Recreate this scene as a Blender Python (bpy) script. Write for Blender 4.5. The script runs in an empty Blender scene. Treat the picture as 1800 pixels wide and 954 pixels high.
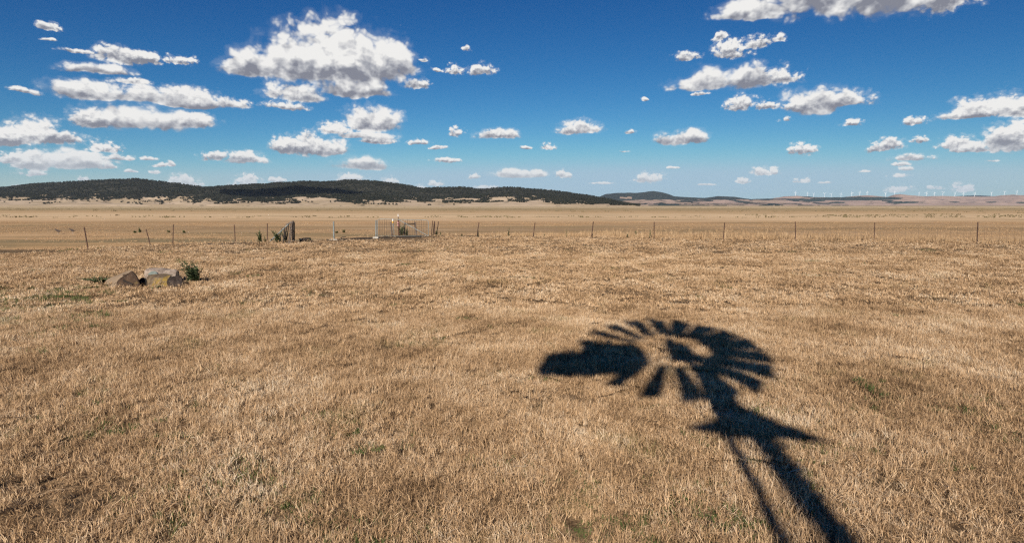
import bpy, bmesh, math, random
import numpy as np
from math import sin, cos, tan, atan, atan2, radians, pi, sqrt
from mathutils import Vector, Matrix, noise as mnoise
random.seed(7); RNG = np.random.default_rng(7)
S = bpy.context.scene; COL = S.collection

# ---------------------------------------------------------------- camera, sky, sun, exposure
CAM_H = 2.2; FOC = 1000.0; PITCH = atan((477 - 361) / FOC)
SUN_EL = radians(31.4); SUN_AZ = radians(8.3)      # shadows run away from the camera, a little to the right
cam = bpy.data.cameras.new('camera'); co = bpy.data.objects.new('camera', cam); COL.objects.link(co)
co.location = (0, 0, CAM_H); co.rotation_euler = (pi / 2 - PITCH, 0, 0)
cam.sensor_width = 36; cam.lens = 36 * FOC / 1800; cam.clip_start = 0.1; cam.clip_end = 80000
S.camera = co
TOSUN = Vector((-sin(SUN_AZ) * cos(SUN_EL), -cos(SUN_AZ) * cos(SUN_EL), sin(SUN_EL)))
sl = bpy.data.lights.new('sun', 'SUN'); so = bpy.data.objects.new('sun', sl); COL.objects.link(so)
sl.energy = 4.8; sl.angle = radians(0.53); sl.color = (1.0, 0.93, 0.83)
so.rotation_euler = TOSUN.to_track_quat('Z', 'Y').to_euler(); so.location = (0, -20, 30)
S.view_settings.view_transform = 'Standard'; S.view_settings.look = 'None'
S.view_settings.exposure = 0.32; S.view_settings.gamma = 1.0
S.render.engine = 'CYCLES'
S.cycles.max_bounces = 5; S.cycles.diffuse_bounces = 1; S.cycles.transmission_bounces = 2
S.cycles.volume_bounces = 1; S.cycles.transparent_max_bounces = 6
S.cycles.use_denoising = False; S.cycles.use_adaptive_sampling = False; S.cycles.filter_width = 1.3
S.cycles.sample_clamp_indirect = 4.0
SKY_STRENGTH = 0.085

def dirv(px, py):
    x = px - 900; y = FOC; z = -(py - 477); c, s = cos(PITCH), sin(PITCH)
    return Vector((x, y * c + z * s, -y * s + z * c))
def G(px, py, z=0.0):                      # point of the photograph on the plane z
    d = dirv(px, py); t = (z - CAM_H) / d.z
    return Vector((d.x * t, d.y * t, z))
def Q(px, py, Y):                          # point of the photograph at distance Y
    d = dirv(px, py); t = Y / d.y
    return Vector((d.x * t, Y, CAM_H + d.z * t))

class NT:                                  # small helper to wire node trees
    def __init__(s, tree): s.t = tree; s.n = tree.nodes; s.l = tree.links
    def node(s, typ, **kw):
        n = s.n.new(typ)
        for k, v in kw.items(): setattr(n, k, v)
        return n
    def put(s, sock, v):
        if hasattr(v, 'is_output') or isinstance(v, bpy.types.NodeSocket): s.l.new(v, sock)
        elif v is not None: sock.default_value = v
    def m(s, op, a, b=None, c=None, clamp=False):
        n = s.node('ShaderNodeMath', operation=op, use_clamp=clamp)
        s.put(n.inputs[0], a); s.put(n.inputs[1], b); s.put(n.inputs[2], c); return n.outputs[0]
    def v(s, op, a, b=None, c=None):
        n = s.node('ShaderNodeVectorMath', operation=op)
        s.put(n.inputs[0], a)
        if b is not None: s.put(n.inputs[3 if op == 'SCALE' else 1], b)
        if c is not None: s.put(n.inputs[2], c)
        return n.outputs['Value'] if op in ('LENGTH', 'DOT_PRODUCT') else n.outputs[0]
    def noise(s, vec, scale, detail=4, rough=0.55, dist=0.0, dim='3D', col=False):
        n = s.node('ShaderNodeTexNoise', noise_dimensions=dim)
        s.put(n.inputs['Vector'], vec); n.inputs['Scale'].default_value = scale
        n.inputs['Detail'].default_value = detail; n.inputs['Roughness'].default_value = rough
        n.inputs['Distortion'].default_value = dist
        return n.outputs['Color' if col else 'Fac']
    def ss(s, x, a, b):                    # smoothstep
        n = s.node('ShaderNodeMapRange', interpolation_type='SMOOTHSTEP')
        s.put(n.inputs[0], x); n.inputs[1].default_value = a; n.inputs[2].default_value = b
        return n.outputs[0]
    def mix(s, f, a, b, typ='MIX'):
        n = s.node('ShaderNodeMix', data_type='RGBA', blend_type=typ)
        s.put(n.inputs[0], f); s.put(n.inputs[6], c4(a)); s.put(n.inputs[7], c4(b)); return n.outputs[2]
    def ramp(s, x, pts):
        n = s.node('ShaderNodeValToRGB'); e = n.color_ramp.elements
        while len(e) < len(pts): e.new(0.5)
        for i, (p, c) in enumerate(pts): e[i].position = p; e[i].color = c4(c)
        s.put(n.inputs[0], x); return n.outputs[0]
    def xyz(s, x=0.0, y=0.0, z=0.0):
        n = s.node('ShaderNodeCombineXYZ')
        s.put(n.inputs[0], x); s.put(n.inputs[1], y); s.put(n.inputs[2], z); return n.outputs[0]
def c4(c):
    return (*c, 1.0) if isinstance(c, (tuple, list)) and len(c) == 3 else c

# clouds of the sky: centre, half width, height above and below their flat base line (in the photo's pixels -> angles)
CL = [(87,45,24,11),(83,66,14,5),(200,104,52,26),(262,108,30,22),(130,90,34,7),(170,125,68,15),(321,108,25,14),
 (160,165,70,28),(240,172,62,26),(232,146,42,9),(330,178,52,26),(400,185,40,16),(340,186,75,12),(160,214,40,28),
 (235,216,85,36),(330,213,56,26),(47,164,34,7),(50,240,62,38),(10,245,46,26),(105,248,50,20),(60,288,52,30),(125,288,78,26),
 (20,282,42,20),(180,262,28,16),(215,279,32,8),(255,280,20,6),(190,294,18,8),(55,305,32,9),(278,293,15,7),(302,291,13,8),
 (228,302,12,5),(274,305,12,6),(375,279,25,13),(435,284,40,19),(325,323,34,16),(432,325,26,19),(487,319,14,8),(150,316,11,6),
 (30,332,32,9),(450,124,66,34),(515,120,80,68),(600,120,100,86),(680,120,50,56),(585,128,120,40),(520,168,52,28),(620,160,68,24),
 (500,188,40,12),(730,149,26,16),(655,219,50,38),(590,229,34,18),(640,240,60,10),(665,248,36,12),(510,263,38,26),(568,263,50,30),
 (540,262,34,32),(635,292,54,17),(620,316,27,13),(690,320,16,11),(733,332,24,9),(762,324,17,7),(798,124,18,15),(845,127,27,16),
 (825,90,9,7),(770,123,11,5),(743,110,5,6),(806,236,16,14),(878,239,40,17),(735,250,20,8),(770,260,13,5),(965,259,15,9),
 (925,260,11,5),(1022,228,42,20),(785,284,22,8),(912,309,50,15),(988,310,18,11),(833,313,10,7),(855,331,26,5),(1108,234,11,7),
 (1137,178,5,6),(1100,269,11,3),(1195,246,50,19),(1142,317,27,15),(1210,104,29,13),(1290,92,30,26),(1325,80,28,15),(1362,72,21,10),
 (1275,68,18,12),(1245,150,68,32),(1320,146,62,34),(1375,139,34,28),(1230,168,14,6),(1298,188,32,20),(1345,191,24,12),
 (1430,189,68,34),(1490,182,50,22),(1400,190,30,14),(1335,22,80,30),(1440,-2,100,100),(1570,-6,110,100),(1660,2,60,56),(585,120,130,68),
 (1410,266,28,16),(1497,218,24,9),(1385,211,14,6),(1600,215,23,12),(1558,260,34,17),(1618,250,17,11),(1720,194,55,24),
 (1775,192,62,34),(1700,204,56,12),(1772,251,62,42),(1690,256,45,18),(1715,264,46,9),(1608,280,42,9),(1586,291,15,6),
 (1580,310,22,8),(1594,299,14,6),(1345,303,28,11),(1305,318,18,9),(1410,318,18,7),(1690,333,22,13),(1580,335,26,9),
 (1640,331,18,5),(1745,283,13,4),(1450,322,16,3),(1240,325,20,3),(1060,322,24,3),(955,338,20,5),(1180,295,12,3),(1520,300,14,3)]

w = bpy.data.worlds.new('World'); S.world = w; w.use_nodes = True
T = NT(w.node_tree); T.n.clear()
sky = T.node('ShaderNodeTexSky', sky_type='NISHITA', sun_disc=False, sun_elevation=SUN_EL,
             sun_rotation=radians(180) + SUN_AZ, altitude=1500, air_density=1.0, dust_density=0.15, ozone_density=4.0)
# graded like the photograph (polarising filter): each channel gets its own contrast
sc_ = T.node('ShaderNodeSeparateColor'); T.l.new(T.mix(1.0, sky.outputs[0], (.1, .1, .1), 'MULTIPLY'), sc_.inputs[0])
cc_ = T.node('ShaderNodeCombineColor')
for k_, (g_, a_, mx_) in enumerate([(2.5, 1.12, .29), (1.55, .65, .425), (1.12, .57, .53)]):
    T.l.new(T.m('MULTIPLY', T.m('SMOOTH_MIN', T.m('MULTIPLY', T.m('POWER', sc_.outputs[k_], g_), a_), mx_, .12), 1 / SKY_STRENGTH), cc_.inputs[k_])
skyc = cc_.outputs[0]
bgs = T.node('ShaderNodeBackground'); T.l.new(skyc, bgs.inputs[0]); bgs.inputs[1].default_value = SKY_STRENGTH
ow = T.node('ShaderNodeOutputWorld'); T.l.new(bgs.outputs[0], ow.inputs[0])
cld = []
for (px, py, hw, hh) in CL:
    c = dirv(px, py).normalized(); caz = atan2(c.x, c.y); cel = math.asin(c.z)
    e1 = dirv(px + hw, py).normalized(); e2 = dirv(px, py - hh).normalized()
    sx = abs(atan2(e1.x, e1.y) - caz) * 1.26 + 1e-5; sy = abs(math.asin(e2.z) - cel) * 1.22 + 1e-5
    cld.append((caz, cel, sx, sy))
def cloud_material(name, items):
    mt = bpy.data.materials.new(name); mt.use_nodes = True; T = NT(mt.node_tree); T.n.clear()
    tcn = T.node('ShaderNodeTexCoord'); D = T.v('NORMALIZE', tcn.outputs['Object'])
    sp = T.node('ShaderNodeSeparateXYZ'); T.l.new(D, sp.inputs[0]); dx, dy, dz = sp.outputs
    az = T.m('ARCTAN2', dx, dy); el = T.m('ARCSINE', dz)
    azel = T.xyz(az, el, 0.0)
    # gently bend the outlines
    wob = T.v('MULTIPLY', T.v('SUBTRACT', T.noise(T.v('MULTIPLY', azel, (16.0, 22.0, 1.0)), 1.0, 3, 0.5, col=True), (0.5, 0.5, 0.5)), (0.045, 0.022, 0.0))
    azw = T.v('ADD', azel, T.v('SCALE', wob, T.m('ADD', 0.35, T.m('MULTIPLY', el, 3.0))))
    best = None; topn = None
    for (caz, cel, sx, sy) in items:
        q = T.v('MULTIPLY_ADD', azw, (1 / sx, 1 / sy, 0), (-caz / sx, -cel / sy, 0))
        r = T.v('MAXIMUM', q, T.v('MULTIPLY', q, (-1, -2.6, 0)))
        L = T.v('LENGTH', r)
        # local height in the cloud, weighted by closeness
        wgt = T.m('MAXIMUM', T.m('SUBTRACT', 1.15, L), 0.0)
        s2 = T.node('ShaderNodeSeparateXYZ'); T.l.new(q, s2.inputs[0])
        wy = T.m('MULTIPLY', wgt, s2.outputs[1])
        big = min(1.0, max(0.0, (sx - .022) / .055)); wb = T.m('MULTIPLY', wgt, big)
        if best is None: best, sw, swy, sbl = L, wgt, wy, wb
        else:
            best = T.m('SMOOTH_MIN', best, L, 0.22); sbl = T.m('ADD', sbl, wb); sw = T.m('ADD', sw, wgt); swy = T.m('ADD', swy, wy)
    blend = T.m('DIVIDE', sbl, T.m('MAXIMUM', sw, 0.03), clamp=True)
    def layer(sc, off):
        P = T.v('MULTIPLY', T.v('ADD', azel, (off[0] / sc, off[1] / sc, 0.0)) if off else azel, (sc, sc * 1.25, 0.0))
        warp = T.v('SCALE', T.v('SUBTRACT', T.noise(P, 1.3, 2, 0.5, dim='2D', col=True), (0.5, 0.5, 0.5)), 0.30)
        P2 = T.v('ADD', P, warp)
        a = T.noise(P2, 1.0, 7, 0.46, dim='2D')
        vo = T.node('ShaderNodeTexVoronoi', feature='F1', voronoi_dimensions='2D'); T.l.new(P2, vo.inputs['Vector']); vo.inputs['Scale'].default_value = 2.3
        vo.inputs['Detail'].default_value = 2.0; vo.inputs['Roughness'].default_value = 0.55
        return T.m('ADD', a, T.m('MULTIPLY', T.m('SUBTRACT', 0.40, vo.outputs['Distance']), 0.50))
    def cloud_noise(off):
        n = T.node('ShaderNodeMix', data_type='FLOAT'); T.put(n.inputs[0], blend); T.put(n.inputs[2], layer(44.0, off)); T.put(n.inputs[3], layer(15.0, off)); return n.outputs[0]
    N0 = cloud_noise(None); N1 = cloud_noise((-0.07, 0.22))
    lowf = T.noise(T.v('MULTIPLY', azel, (22.0, 34.0, 1.0)), 1.0, 4, 0.55)
    M = T.m('SUBTRACT', 1.0, T.m('MULTIPLY', best, T.m('ADD', 0.45, T.m('MULTIPLY', best, 0.55))))
    d = T.m('ADD', M, T.m('MULTIPLY', T.m('SUBTRACT', N0, 0.49), T.m('SUBTRACT', 1.34, T.m('MULTIPLY', blend, 0.50))))
    alpha = T.m('MULTIPLY', T.m('MAXIMUM', T.ss(d, 0.03, 0.38), T.m('MULTIPLY', T.ss(d, -0.18, 0.30), T.m('SUBTRACT', 0.34, T.m('MULTIPLY', blend, 0.20)))), T.ss(M, -0.40, -0.05))
    h = T.m('DIVIDE', swy, T.m('MAXIMUM', sw, 0.03))                # -0.4 base .. 1 top
    lit = T.m('ADD', T.ss(h, -0.25, 0.45), T.m('MULTIPLY', T.m('SUBTRACT', N0, N1), 1.7))
    lit = T.m('ADD', lit, T.m('MULTIPLY', T.m('SUBTRACT', lowf, 0.5), 1.5))
    thin = T.m('MULTIPLY', T.ss(d, 0.75, 0.2), 0.25)                # thin edges are brighter than the thick base
    lit = T.m('MINIMUM', T.m('MAXIMUM', T.m('ADD', lit, thin), 0.0), 1.0)
    cc = T.ramp(lit, [(0.0, (0.23, 0.24, 0.29)), (0.35, (0.40, 0.41, 0.45)), (0.7, (0.66, 0.66, 0.67)), (1.0, (0.88, 0.87, 0.85))])
    cc = T.mix(T.ss(el, 0.10, 0.0), cc, (0.62, 0.68, 0.72))        # low clouds stand behind kilometres of air
    em = T.node('ShaderNodeEmission'); T.l.new(cc, em.inputs[0]); em.inputs[1].default_value = 0.80
    tr = T.node('ShaderNodeBsdfTransparent'); mx = T.node('ShaderNodeMixShader'); T.put(mx.inputs[0], alpha)
    T.l.new(tr.outputs[0], mx.inputs[1]); T.l.new(em.outputs[0], mx.inputs[2])
    T.l.new(mx.outputs[0], T.node('ShaderNodeOutputMaterial').inputs[0]); mt.cycles.emission_sampling = 'NONE'
    return mt


CELLS = []
def split_cells(items, a0, a1, e0, e1, depth=0):
    def touch(c, x0, x1, y0, y1):
        return c[0] + c[2] * 1.4 + .02 > x0 and c[0] - c[2] * 1.4 - .02 < x1 and c[1] + c[3] * 1.4 + .012 > y0 and c[1] - c[3] * .75 - .012 < y1
    if not items: return
    if len(items) <= 4 or depth >= 8 or (len(items) <= 8 and depth >= 5):
        CELLS.append((items, a0, a1, e0, e1)); return
    best = None
    for ax in (0, 1):
        for q in range(1, 8):
            cut = (a0 + (a1 - a0) * q / 8) if ax == 0 else (e0 + (e1 - e0) * q / 8)
            L = [c for c in items if (touch(c, a0, cut, e0, e1) if ax == 0 else touch(c, a0, a1, e0, cut))]
            R = [c for c in items if (touch(c, cut, a1, e0, e1) if ax == 0 else touch(c, a0, a1, cut, e1))]
            cost = max(len(L), len(R)) + .3 * (len(L) + len(R))
            if best is None or cost < best[0]: best = (cost, ax, cut, L, R)
    _, ax, cut, L, R = best
    if ax == 0: split_cells(L, a0, cut, e0, e1, depth + 1); split_cells(R, cut, a1, e0, e1, depth + 1)
    else: split_cells(L, a0, a1, e0, cut, depth + 1); split_cells(R, a0, a1, cut, e1, depth + 1)
split_cells(cld, -0.85, 0.85, -0.01, 0.5)
def build_sky():
    me = bpy.data.meshes.new('sky'); V = []; F = []; MI = []; RS = 45000.0
    for k, (items, a0, a1, e0, e1) in enumerate(CELLS):
        me.materials.append(cloud_material('cloudy_sky_%02d' % k, items))
        na_, ne = max(1, int((a1 - a0) / .05)), max(1, int((e1 - e0) / .05)); i0 = len(V)
        for i in range(na_ + 1):
            for j in range(ne + 1):
                a = a0 + (a1 - a0) * i / na_; e = e0 + (e1 - e0) * j / ne
                V.append((RS * sin(a) * cos(e), RS * cos(a) * cos(e), RS * sin(e)))
        for i in range(na_):
            for j in range(ne):
                q = i0 + i * (ne + 1) + j; F.append((q, q + 1, q + ne + 2, q + ne + 1)); MI.append(k)
    me.from_pydata(V, [], F); me.polygons.foreach_set('material_index', MI)
    o = bpy.data.objects.new('sky', me); o.location = (0, 0, CAM_H); COL.objects.link(o); o['kind'] = 'structure'
build_sky()

# ---------------------------------------------------------------- helpers
def tag(o, label=None, cat=None, group=None, kind=None):
    if label: o['label'] = label
    if cat: o['category'] = cat
    if group: o['group'] = group
    if kind: o['kind'] = kind
    return o
def empty(name, loc, label, cat, group=None, rz=0.0):
    o = bpy.data.objects.new(name, None); o.location = loc; o.rotation_euler = (0, 0, rz); o.empty_display_size = .2
    COL.objects.link(o); return tag(o, label, cat, group)
def link(name, me, parent=None, loc=(0, 0, 0)):
    o = bpy.data.objects.new(name, me); o.location = loc; COL.objects.link(o)
    if parent: o.parent = parent
    return o
def mesh_np(name, V, F, m, smooth=False, attrs=None):
    """V (n,3) and F an (k,3|4) index array"""
    V = np.asarray(V, np.float32); F = np.asarray(F, np.int32); k = F.shape[1]
    me = bpy.data.meshes.new(name); me.vertices.add(len(V)); me.vertices.foreach_set('co', V.ravel())
    me.loops.add(F.size); me.loops.foreach_set('vertex_index', F.ravel())
    me.polygons.add(len(F)); me.polygons.foreach_set('loop_start', np.arange(0, F.size, k, dtype=np.int32))
    try: me.polygons.foreach_set('loop_total', np.full(len(F), k, np.int32))
    except Exception: pass
    me.polygons.foreach_set('use_smooth', np.full(len(F), smooth))
    for n, a in (attrs or {}).items():
        at = me.attributes.new(n, 'FLOAT', 'POINT'); at.data.foreach_set('value', np.asarray(a, np.float32))
    me.update(calc_edges=True); me.validate()
    if m: me.materials.append(m)
    return me
class MB:
    def __init__(s): s.b = bmesh.new()
    def tube(s, pts, r, seg=8, r2=None, cap=True):
        pts = [Vector(p) for p in pts]; rings = []; n = len(pts)
        for i, p in enumerate(pts):
            d = (pts[min(i + 1, n - 1)] - pts[max(i - 1, 0)]).normalized()
            u = d.orthogonal().normalized() if i == 0 else (pu - d * pu.dot(d)).normalized()
            pu = u; v = d.cross(u); rr = r if r2 is None else r + (r2 - r) * i / (n - 1)
            rings.append([s.b.verts.new(p + (u * cos(2 * pi * k / seg) + v * sin(2 * pi * k / seg)) * rr) for k in range(seg)])
        for a, b in zip(rings, rings[1:]):
            for k in range(seg): s.b.faces.new((a[k], a[(k + 1) % seg], b[(k + 1) % seg], b[k]))
        if cap: s.b.faces.new(rings[0][::-1]); s.b.faces.new(rings[-1])
        return s
    def box(s, c, size, rot=None):
        M = Matrix.Translation(Vector(c)) @ (rot.to_4x4() if rot else Matrix.Identity(4)) @ Matrix.Diagonal((*size, 1))
        bmesh.ops.create_cube(s.b, size=1, matrix=M); return s
    def bar(s, a, b, wd, dp, roll=0):
        a, b = Vector(a), Vector(b); d = b - a
        q = d.to_track_quat('Z', 'Y').to_matrix() @ Matrix.Rotation(roll, 3, 'Z')
        return s.box((a + b) / 2, (wd, dp, d.length), q)
    def star(s, a, b, wd=0.035):                    # Y-section steel picket
        a, b = Vector(a), Vector(b)
        for k in range(3):
            an = k * 2 * pi / 3 + .5; o = Vector((cos(an), sin(an), 0)) * wd * .5
            q = (b - a).to_track_quat('Z', 'Y').to_matrix() @ Matrix.Rotation(0, 3, 'Z')
            R = Matrix.Rotation(an, 3, 'Z'); s.box((a + b) / 2 + o, (wd, .007, (b - a).length), (b - a).to_track_quat('Z', 'Y').to_matrix() @ R)
        return s
    def hull(s, pts, sub=2, amp=.03, freq=3.0, seed=0):
        vs = [s.b.verts.new(p) for p in pts]
        r = bmesh.ops.convex_hull(s.b, input=vs)
        dead = [g for g in r['geom_interior'] if isinstance(g, bmesh.types.BMVert)] + [g for g in r['geom_unused'] if isinstance(g, bmesh.types.BMVert)]
        bmesh.ops.delete(s.b, geom=list(set(dead)), context='VERTS')
        bmesh.ops.bevel(s.b, geom=list(s.b.edges), offset=.025, segments=1, affect='EDGES', clamp_overlap=True)
        bmesh.ops.triangulate(s.b, faces=list(s.b.faces))
        for _ in range(sub): bmesh.ops.subdivide_edges(s.b, edges=[e for e in s.b.edges if e.calc_length() > .05], cuts=1, use_grid_fill=False); bmesh.ops.triangulate(s.b, faces=list(s.b.faces))
        s.b.normal_update()
        for v in s.b.verts:
            p = v.co * freq + Vector((seed, 0, 0))
            v.co += v.normal * amp * (mnoise.fractal(p, .9, 2.1, 4) )
        return s
    def build(s, name, m, parent=None, smooth=False, loc=(0, 0, 0)):
        bmesh.ops.recalc_face_normals(s.b, faces=list(s.b.faces))
        me = bpy.data.meshes.new(name); s.b.to_mesh(me); s.b.free()
        if smooth: me.polygons.foreach_set('use_smooth', [True] * len(me.polygons))
        me.materials.append(m); return link(name, me, parent, loc)

def mat(name, base, rough=.7, metal=0, fn=None, spec=.3):
    m = bpy.data.materials.new(name); m.use_nodes = True; t = NT(m.node_tree); t.n.clear()
    b = t.node('ShaderNodeBsdfPrincipled'); o = t.node('ShaderNodeOutputMaterial'); t.l.new(b.outputs[0], o.inputs[0])
    b.inputs['Base Color'].default_value = c4(base); b.inputs['Roughness'].default_value = rough
    b.inputs['Metallic'].default_value = metal; b.inputs['Specular IOR Level'].default_value = spec
    if fn: fn(t, b)
    return m
def bump(t, b, h, strength=.4, dist=.02):
    n = t.node('ShaderNodeBump'); n.inputs['Strength'].default_value = strength; n.inputs['Distance'].default_value = dist
    t.l.new(h, n.inputs['Height']); t.l.new(n.outputs[0], b.inputs['Normal'])
def pos(t): return t.node('ShaderNodeNewGeometry').outputs['Position']
def objc(t): return t.node('ShaderNodeTexCoord').outputs['Object']
def mottled(a, b_, scale, bs=.3, lo=.35, hi=.65, c=None):
    def fn(t, b):
        p = objc(t); n = t.noise(p, scale, 6, .6); col = t.mix(t.ss(n, lo, hi), a, b_)
        if c: col = t.mix(t.ss(t.noise(p, scale * 2.7, 5, .65), .56, .66), col, c)
        t.l.new(col, b.inputs['Base Color']); bump(t, b, t.noise(p, scale * 3, 6, .7), bs)
    return fn
M_rust = mat('rusty_steel', (.10, .045, .03), .8, 0, mottled((.045, .024, .018), (.095, .048, .034), 9))
M_galv = mat('galvanised_steel', (.26, .28, .27), .6, .25, mottled((.17, .19, .18), (.30, .32, .30), 7, .15))
M_wire = mat('old_wire', (.075, .055, .045), .7, .1)
M_wood = mat('weathered_timber', (.13, .10, .08), .9, 0, mottled((.07, .05, .045), (.20, .16, .13), 8))
M_redwood = mat('red_brown_timber', (.10, .03, .022), .85, 0, mottled((.09, .022, .018), (.15, .055, .035), 8))
M_dark = mat('dark_wood', (.03, .022, .018), .95, 0, mottled((.02, .015, .012), (.06, .045, .035), 6))
M_white = mat('white_paint', (.82, .80, .76), .6)
M_pink = mat('faded_pink_paint', (.62, .32, .30), .8)
M_orange = mat('orange_tape', (.80, .42, .07), .6)
M_conc = mat('old_concrete', (.38, .34, .28), .95, 0, mottled((.26, .22, .17), (.50, .45, .38), 3.5, .5))
M_turb = mat('turbine_white', (.85, .87, .88), .5)

# ---------------------------------------------------------------- the ground
fpx = [(-260,470),(-60,447),(155,438),(265,433),(304,432),(414,429),(470,427),(517,426),(587,421),(662,418),(700,416),(764,415),(840,416.5),(937,417.5),
       (1040,418),(1149,420),(1271,422.5),(1397,423),(1536,427),(1718,430),(1900,436),(2150,450)]
FL = [G(a, b) for a, b in fpx]; FX = np.array([p.x for p in FL]); FY = np.array([p.y for p in FL])
o_ = np.argsort(FX); FX, FY = FX[o_], FY[o_]
def sstep(x, a, b):
    t = np.clip((x - a) / (b - a), 0, 1); return t * t * (3 - 2 * t)
def wav(x, y, f, s):
    return (np.sin(x * f + s) * np.cos(y * f * 1.13 + s * 2.1) + .5 * np.sin(x * f * 2.3 - y * f * 1.9 + s * 3) + .3 * np.sin(y * f * 4.1 + x * f * 3.7 + s)) / 1.8
def gz(x, y):
    x = np.asarray(x, float); y = np.asarray(y, float)
    d = y - np.interp(x, FX, FY)
    z = .03 * wav(x, y, .9, 1.) * sstep(y, 2, 6) * (1 - sstep(d, -6, 0))
    return z - 1.0 * sstep(d, .6, 17) + .03 * wav(x, y, .25, 4.) * sstep(d, 15, 40)
rs = np.concatenate([[0.01], np.geomspace(1.0, 70, 190), np.geomspace(73, 30000, 90)])
na = 420; aa = np.linspace(0, 2 * pi, na, endpoint=False)
R_, A_ = np.meshgrid(rs, aa, indexing='ij'); X_ = R_ * np.sin(A_); Y_ = R_ * np.cos(A_)
DARK_STRIP = sstep(X_, -14.5, -12) * (1 - sstep(X_, -6.5, -3)) * sstep(Y_ - np.interp(X_, FX, FY), -2.6, -1.2) * (1 - sstep(Y_ - np.interp(X_, FX, FY), 1.0, 2.5))  # darker strip of ground across the gateway
Vg = np.stack([X_, Y_, gz(X_, Y_)], -1).reshape(-1, 3)
i, j = np.meshgrid(np.arange(len(rs) - 1), np.arange(na), indexing='ij'); j2 = (j + 1) % na
Fg = np.stack([i * na + j, i * na + j2, (i + 1) * na + j2, (i + 1) * na + j], -1).reshape(-1, 4)[:, ::-1]

def ground_fn(t, b):
    p = pos(t); s = t.node('ShaderNodeSeparateXYZ'); t.l.new(p, s.inputs[0])
    n1 = t.noise(p, 1.3, 6, .6); n2 = t.noise(p, 9, 6, .7); n3 = t.noise(p, .12, 5, .55)
    near = t.mix(t.ss(n2, .35, .65), (.10, .062, .034), (.30, .20, .11))
    near = t.mix(t.m('MULTIPLY', t.ss(n1, .55, .68), .45), near, (.11, .10, .045))
    dr = t.node('ShaderNodeAttribute', attribute_name='dark_strip').outputs['Fac']
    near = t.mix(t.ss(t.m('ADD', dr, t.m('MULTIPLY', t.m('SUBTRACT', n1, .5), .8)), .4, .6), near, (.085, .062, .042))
    # the dry lake bed: bands of stubble, straw and low green herbs lying across the view
    stretch = t.v('MULTIPLY', p, (.35, 1.0, 1.0))
    yy = t.m('ADD', s.outputs[1], t.m('MULTIPLY', t.m('SUBTRACT', t.noise(stretch, .022, 4, .5), .5), 34))
    yy = t.m('ADD', yy, t.m('MULTIPLY', s.outputs[0], .04))
    ly = t.m('DIVIDE', t.m('LOGARITHM', t.m('MAXIMUM', yy, 20.0), 10.0), 4.0)     # .33=22 m .. .5=100 m .. .75=1 km
    lake = t.ramp(ly, [(.40, (.46, .31, .16)), (.445, (.48, .33, .18)), (.475, (.31, .22, .125)), (.488, (.42, .30, .17)), (.505, (.42, .28, .15)),
                       (.525, (.58, .43, .26)), (.57, (.63, .49, .31)), (.60, (.52, .38, .22)), (.625, (.44, .32, .18)), (.65, (.36, .28, .16)), (.685, (.34, .275, .16)),
                       (.72, (.50, .41, .26)), (.80, (.50, .42, .28)), (.86, (.34, .29, .19))])
    st2 = t.v('MULTIPLY', p, (.18, 1.0, 1.0))
    streak = t.noise(st2, .11, 7, .72); lake = t.mix(t.m('MULTIPLY', t.ss(streak, .50, .62), .62), lake, (.24, .19, .10))
    lake = t.mix(t.m('MULTIPLY', t.ss(streak, .48, .32), .5), lake, (.62, .48, .30))
    fine = t.noise(p, .9, 8, .8); lake = t.mix(t.m('MULTIPLY', t.ss(fine, .50, .66), .30), lake, (.24, .17, .09))
    lake = t.mix(1.0, lake, (1.05, .965, .91), 'MULTIPLY')
    gr = t.m('MULTIPLY', t.ss(t.noise(t.v('MULTIPLY', p, (.3, 1., 1.)), .075, 5, .65), .46, .56), t.m('MULTIPLY', t.ss(s.outputs[0], 0, -18), t.ss(s.outputs[1], 85, 50)))
    lake = t.mix(t.m('MULTIPLY', gr, .75), lake, (.19, .155, .085))
    f = t.ss(s.outputs[2], -.25, -.8)
    t.l.new(t.mix(f, near, lake), b.inputs['Base Color'])
    bump(t, b, t.m('ADD', n2, t.m('MULTIPLY', fine, 1.5)), .7, .06)
M_ground = mat('dry_ground', (.3, .2, .1), 1.0, 0, ground_fn, .05)
tag(link('ground', mesh_np('ground', Vg, Fg, M_ground, True, {'dark_strip': DARK_STRIP.ravel()})), kind='structure')

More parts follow.
